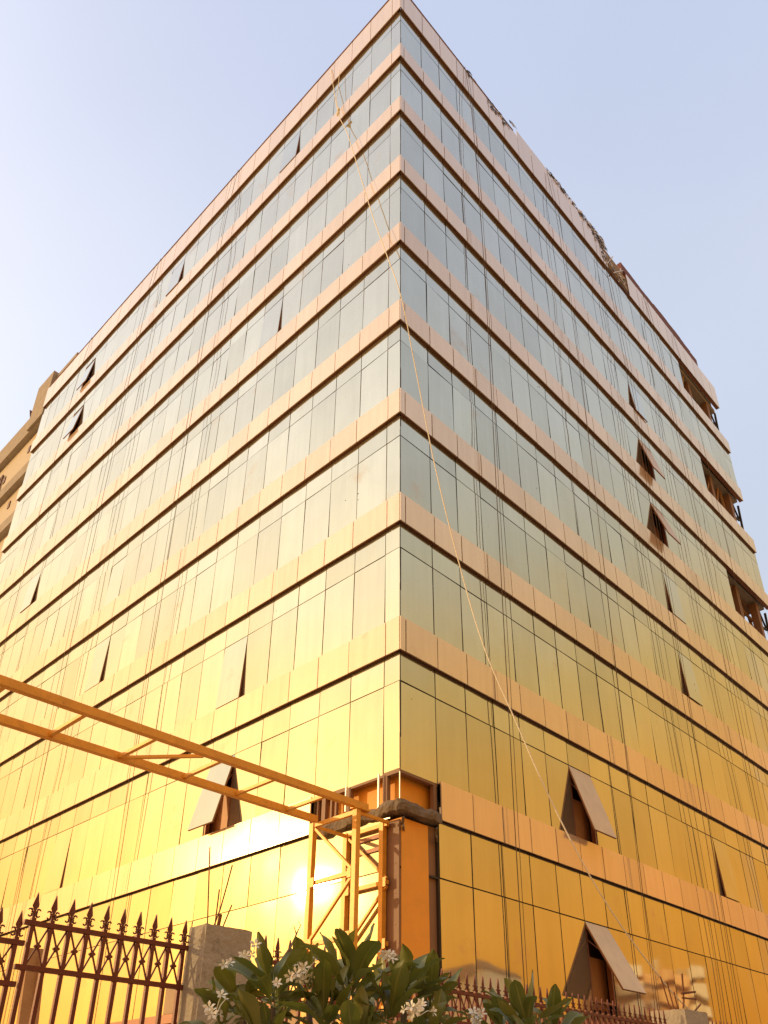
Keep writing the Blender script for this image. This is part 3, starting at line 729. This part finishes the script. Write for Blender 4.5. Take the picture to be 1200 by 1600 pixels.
pillar(-1.36, -.75, -5.95, -5.5, 2.86, 'second square concrete pillar far down the fence at the right, with bent twiggy rods',
       [(rod((-.9, -5.7, 2.84), (-.75, -5.7, 3.35), .03), .012), (rod((-.8, -5.7, 2.84), (-.35, -5.7, 3.02), .05), .010), (rod((-.85, -5.7, 3.1), (-.45, -5.7, 3.16), .0), .014), (rod((-.85, -5.7, 3.05), (-.4, -5.68, 3.08), .05), .010),
        (rod((-1.2, -5.7, 2.84), (-1.35, -5.7, 3.25)), .008), (rod((-1.1, -5.7, 2.84), (-1.2, -5.7, 3.2)), .008), (rod((-1.0, -5.7, 2.84), (-1.05, -5.7, 3.1)), .008)])

# leaning plank behind the fence
m = MB(); m.bar((-7.74, -3.0, 0.0), (-7.90, -2.86, 3.06), .17, .05, Vector((0, 1, 0))); m.bar((-7.60, -2.95, 0.0), (-7.86, -2.9, 3.0), .05, .06, Vector((0, 1, 0)))
m.build('leaning_plank', 'wood', label='weathered orange plank standing behind the left fence panel', category='plank')

# ================================================================== PLUMERIA BUSHES
def leaf(m, base, d, side, Ln, W, droop, rnd):
    """obovate leaf along d, side = lateral axis"""
    nrm = side.cross(d).normalized(); n = 9; vs = []; uv = []
    ph = rnd.uniform(0, 6)
    for i in range(n + 1):
        t = i / n
        w = W * (max(0, math.sin(math.pi * min(1, t ** 1.25 * .97 + .02)))) ** .72 * (.55 + .62 * t) * .9
        if t < .12: w = W * .09
        if i == n: w = W * .04
        c = base + d * (Ln * t) + Vector((0, 0, -1)) * droop * Ln * t * t + nrm * .012 * math.sin(ph + t * 5)
        wv = .006 * math.sin(ph * 2 + t * 13)
        for j, s in enumerate((-1, -.5, 0, .5, 1)):
            vs.append(c + side * (w * s / 2) + nrm * (abs(s) * w * .22 + wv * s)); uv.append((.5 + s * .5, t))
    o = len(m.v); m.v += vs; m.uv += uv
    for i in range(n):
        for j in range(4): q = o + i * 5 + j; m.f.append((q, q + 1, q + 6, q + 5)); m.m.append(0)
def rosette(m, c, axis, nl, Ln, rnd, spread=1.0):
    axis = axis.normalized(); a = axis.cross(Vector((.3, .9, .1))).normalized(); b_ = axis.cross(a)
    for i in range(nl):
        t = i / max(1, nl - 1); az = i * 2.39996 + rnd.uniform(-.3, .3)
        el = R(84 - 92 * (t ** .85) * spread + rnd.uniform(-12, 12))
        rad = a * math.cos(az) + b_ * math.sin(az)
        d = (axis * math.sin(el) + rad * math.cos(el)).normalized()
        side = d.cross(axis)
        if side.length < .05: side = d.cross(a)
        side.normalize()
        L_ = Ln * (.55 + .5 * math.sin(math.pi * min(1, t * .8 + .25))) * rnd.uniform(.8, 1.12)
        tw = rnd.uniform(-.5, .5); side = (side * math.cos(tw) + side.cross(d) * math.sin(tw)).normalized()
        leaf(m, c + axis * (.05 * (1 - t)) + d * .015, d, side, L_, L_ * rnd.uniform(.27, .36), rnd.uniform(.02, .28), rnd)
def flower_cluster(c, n, sz, rnd, parent):
    m = MB()
    for k in range(n):
        p = c + Vector((rnd.gauss(0, 1), rnd.gauss(0, 1), rnd.gauss(0, .9))) * sz
        ax = (p - c + (CAM - c).normalized() * .06 + Vector((0, 0, .02))).normalized(); a = ax.cross(Vector((.2, .3, .9))).normalized(); b_ = ax.cross(a)
        pr = rnd.uniform(.020, .028); ph = rnd.uniform(0, 6)
        for j in range(5):
            t = ph + j * 2 * math.pi / 5; u = a * math.cos(t) + b_ * math.sin(t); v = ax.cross(u)
            o = len(m.v)
            m.v += [p + u * pr * .08, p + u * pr * .6 - v * pr * .26 + ax * pr * .3, p + u * pr * 1.15 + v * pr * .05 + ax * pr * .28, p + u * pr * .75 + v * pr * .34 + ax * pr * .16, p + u * pr * .3 + v * pr * .16]
            m.f.append((o, o + 1, o + 2, o + 3, o + 4)); m.m.append(0)
        m.tube([c - Vector((0, 0, sz)), c.lerp(p, .6), p - ax * .002], .0022, 4)
    m.build('flower_cluster', 'petal', parent)
def bush(label, base, spots, flowers, seed, group='plumeria bushes in front of the fence'):
    rnd = random.Random(seed)
    root = thing('plumeria_bush', label, 'bush', base, group)
    base = Vector(base); fol = MB(); fol.uv = []; st = MB()
    cen = sum((s[0] for s in spots), Vector()) / len(spots)
    st.tube([base, base.lerp(cen, .25) + Vector((.03, .02, 0)), base + (cen - base) * .5], [.06, .05, .045], 8)
    fork = base + (cen - base) * .5
    for c, Ln, nl, up_ in spots:
        ax = (c - (cen + Vector((0, 0, -.75)))).normalized() * (1 - up_) + Vector((0, 0, 1)) * up_
        ax += Vector((rnd.uniform(-.15, .15), rnd.uniform(-.15, .15), 0)); ax.normalize()
        c0 = c - ax * .1
        mid = fork.lerp(c0, .55) + Vector((rnd.uniform(-.06, .06), rnd.uniform(-.06, .06), -.06))
        st.tube([fork, mid, c0, c], [.03, .024, .017, .014], 7)
        rosette(fol, c, ax, nl, Ln, rnd)
    fol.build('foliage', 'leaf', root, smooth=True)
    st.build('trunk', 'bark', root, smooth=True)
    for px, py, d, n, sz in flowers: flower_cluster(ray_at(px, py, d), n, sz, rnd, root)
    return root
rs = random.Random(5)
def sp(px, py, d, Ln=.26, nl=20, up_=.5): return (ray_at(px, py + 13, d), Ln, nl, up_)
big = [sp(548, 1552, 4.1, .36, 20, .93), sp(425, 1562, 4.2, .31, 22, .45), sp(482, 1548, 4.5, .27, 16, .6), sp(378, 1575, 4.35, .26, 16, .25), sp(352, 1605, 4.3, .24, 14, .2),
       sp(632, 1562, 4.25, .30, 20, .65), sp(600, 1600, 4.0, .28, 16, .4), sp(668, 1580, 4.35, .27, 18, .45), sp(505, 1600, 4.0, .29, 18, .35),
       sp(585, 1570, 4.55, .26, 14, .7), sp(420, 1640, 4.05, .28, 16, .3), sp(550, 1650, 3.9, .28, 16, .4), sp(655, 1645, 4.05, .27, 16, .3), sp(350, 1680, 4.2, .26, 14, .1),
       sp(480, 1720, 3.9, .28, 16, .2), sp(620, 1720, 3.95, .28, 16, .2), sp(440, 1600, 4.6, .26, 14, .4), sp(545, 1610, 4.5, .26, 14, .4)]
bush('large plumeria bush with dark rosettes and white flowers beside the concrete pillar', ray_at(540, 1800, 4.25) * Vector((1, 1, 0)) if False else (ray_at(540, 1800, 4.25).x, ray_at(540, 1800, 4.25).y, .13), big,
     [(380, 1497, 4.1, 4, .018), (335, 1582, 4.0, 7, .030), (474, 1520, 3.95, 9, .030), (437, 1537, 3.9, 2, .012), (606, 1496, 4.1, 6, .020), (655, 1577, 3.8, 10, .026), (352, 1508, 4.1, 2, .012), (396, 1486, 4.1, 2, .012)], 3)
small = [sp(826, 1612, 4.15, .25, 20, .75), sp(790, 1618, 4.3, .22, 14, .45), sp(866, 1622, 4.3, .22, 14, .45), sp(845, 1670, 4.0, .24, 14, .3), sp(790, 1690, 4.1, .24, 14, .2), sp(880, 1700, 4.15, .22, 14, .2)]
bush('smaller leafy plumeria bush right of the big flowering one, without flowers', (ray_at(840, 1800, 4.25).x, ray_at(840, 1800, 4.25).y, .13), small, [(745, 1600, 4.2, 6, .03)], 8)
# dry twig rising behind the big bush
m = MB(); a0 = ray_at(440, 1500, 4.9); m.tube([a0, ray_at(455, 1478, 4.95), ray_at(463, 1460, 5.0), ray_at(470, 1445, 5.0), ray_at(466, 1440, 5.0)], [.007, .006, .005, .003, .002], 5)
m.tube([ray_at(463, 1460, 5.0), ray_at(459, 1446, 5.0)], [.004, .002], 5)
m.tube([ray_at(430, 1650, 4.8), ray_at(432, 1560, 4.85), a0], [.012, .01, .007], 5)
m.build('dry_twig', 'bark', label='thin bare curling twig above the big flowering bush near the steel tower', category='twig')

# ================================================================== NEIGHBOURS SEEN ONLY AS REFLECTIONS IN THE GLASS
ap = thing('balcony_building', 'pale apartment block with stacked rounded balconies, mirrored low in the right facade glass', 'building', (95, -40, 0))
dirn = Vector((7.0, 6.0, 0)).normalized(); nn = Vector((-dirn.y, dirn.x, 0))
q0 = Vector((88.6, -42.6, 0)) - dirn * 2.6 - nn * .95; q1 = q0 + dirn * 11.6; q2 = q1 - nn * 14; q3 = q0 - nn * 14
m = MB(); up_ = Vector((0, 0, 18.4)); m.add([q0, q1, q2, q3, q0 + up_, q1 + up_, q2 + up_, q3 + up_], [(0, 1, 5, 4), (1, 2, 6, 5), (2, 3, 7, 6), (3, 0, 4, 7), (4, 5, 6, 7), (3, 2, 1, 0)]); m.build('wall', 'aptd', ap)
for c, (ux, rr) in enumerate(((-.9, 1.5), (2.0, 1.3), (4.7, 1.3), (7.5, 1.5))):
    for fl in range(8):
        m = MB(); zc = 19.6 - fl * 2.3 - (1.0 if c in (1, 2) else 0)
        cx = 88.6 + dirn.x * ux; cy = -42.6 + dirn.y * ux
        ring = []
        for q in range(13):
            a = math.pi * q / 12; ring.append(Vector((cx, cy, 0)) + dirn * (rr * math.cos(a)) + nn * (rr * .8 * math.sin(a)))
        ring += [Vector((cx, cy, 0)) - dirn * rr - nn * .93, Vector((cx, cy, 0)) + dirn * rr - nn * .93]
        n = len(ring); lo = [p + Vector((0, 0, zc - 1.45)) for p in ring]; hi = [p + Vector((0, 0, zc)) for p in ring]
        m.add(lo + hi, [(i, (i + 1) % n, n + (i + 1) % n, n + i) for i in range(n)] + [tuple(range(n))[::-1], tuple(range(n, 2 * n))])
        m.build('balcony', 'aptw' if c in (0, 3) else 'apto', ap)
ho = thing('cream_house', 'cream gabled house across the road, mirrored low in the glass near the corner', 'building', (76, -57, 0))
m = MB(); m.box(72, 80, -62, -54, 0, 17.6); m.build('wall', 'aptw', ho)
m = MB(); m.add([(71.6, -53.6, 17.6), (80.4, -53.6, 17.6), (80.4, -62.4, 17.6), (71.6, -62.4, 17.6), (73.6, -56, 19.4), (73.6, -60, 19.4)], [(0, 1, 4), (1, 2, 5, 4), (2, 3, 5), (3, 0, 4, 5), (0, 3, 2, 1)]); m.build('roof', 'aptd', ho)

for o in bpy.data.objects:
    if '_w' in o: del o['_w']
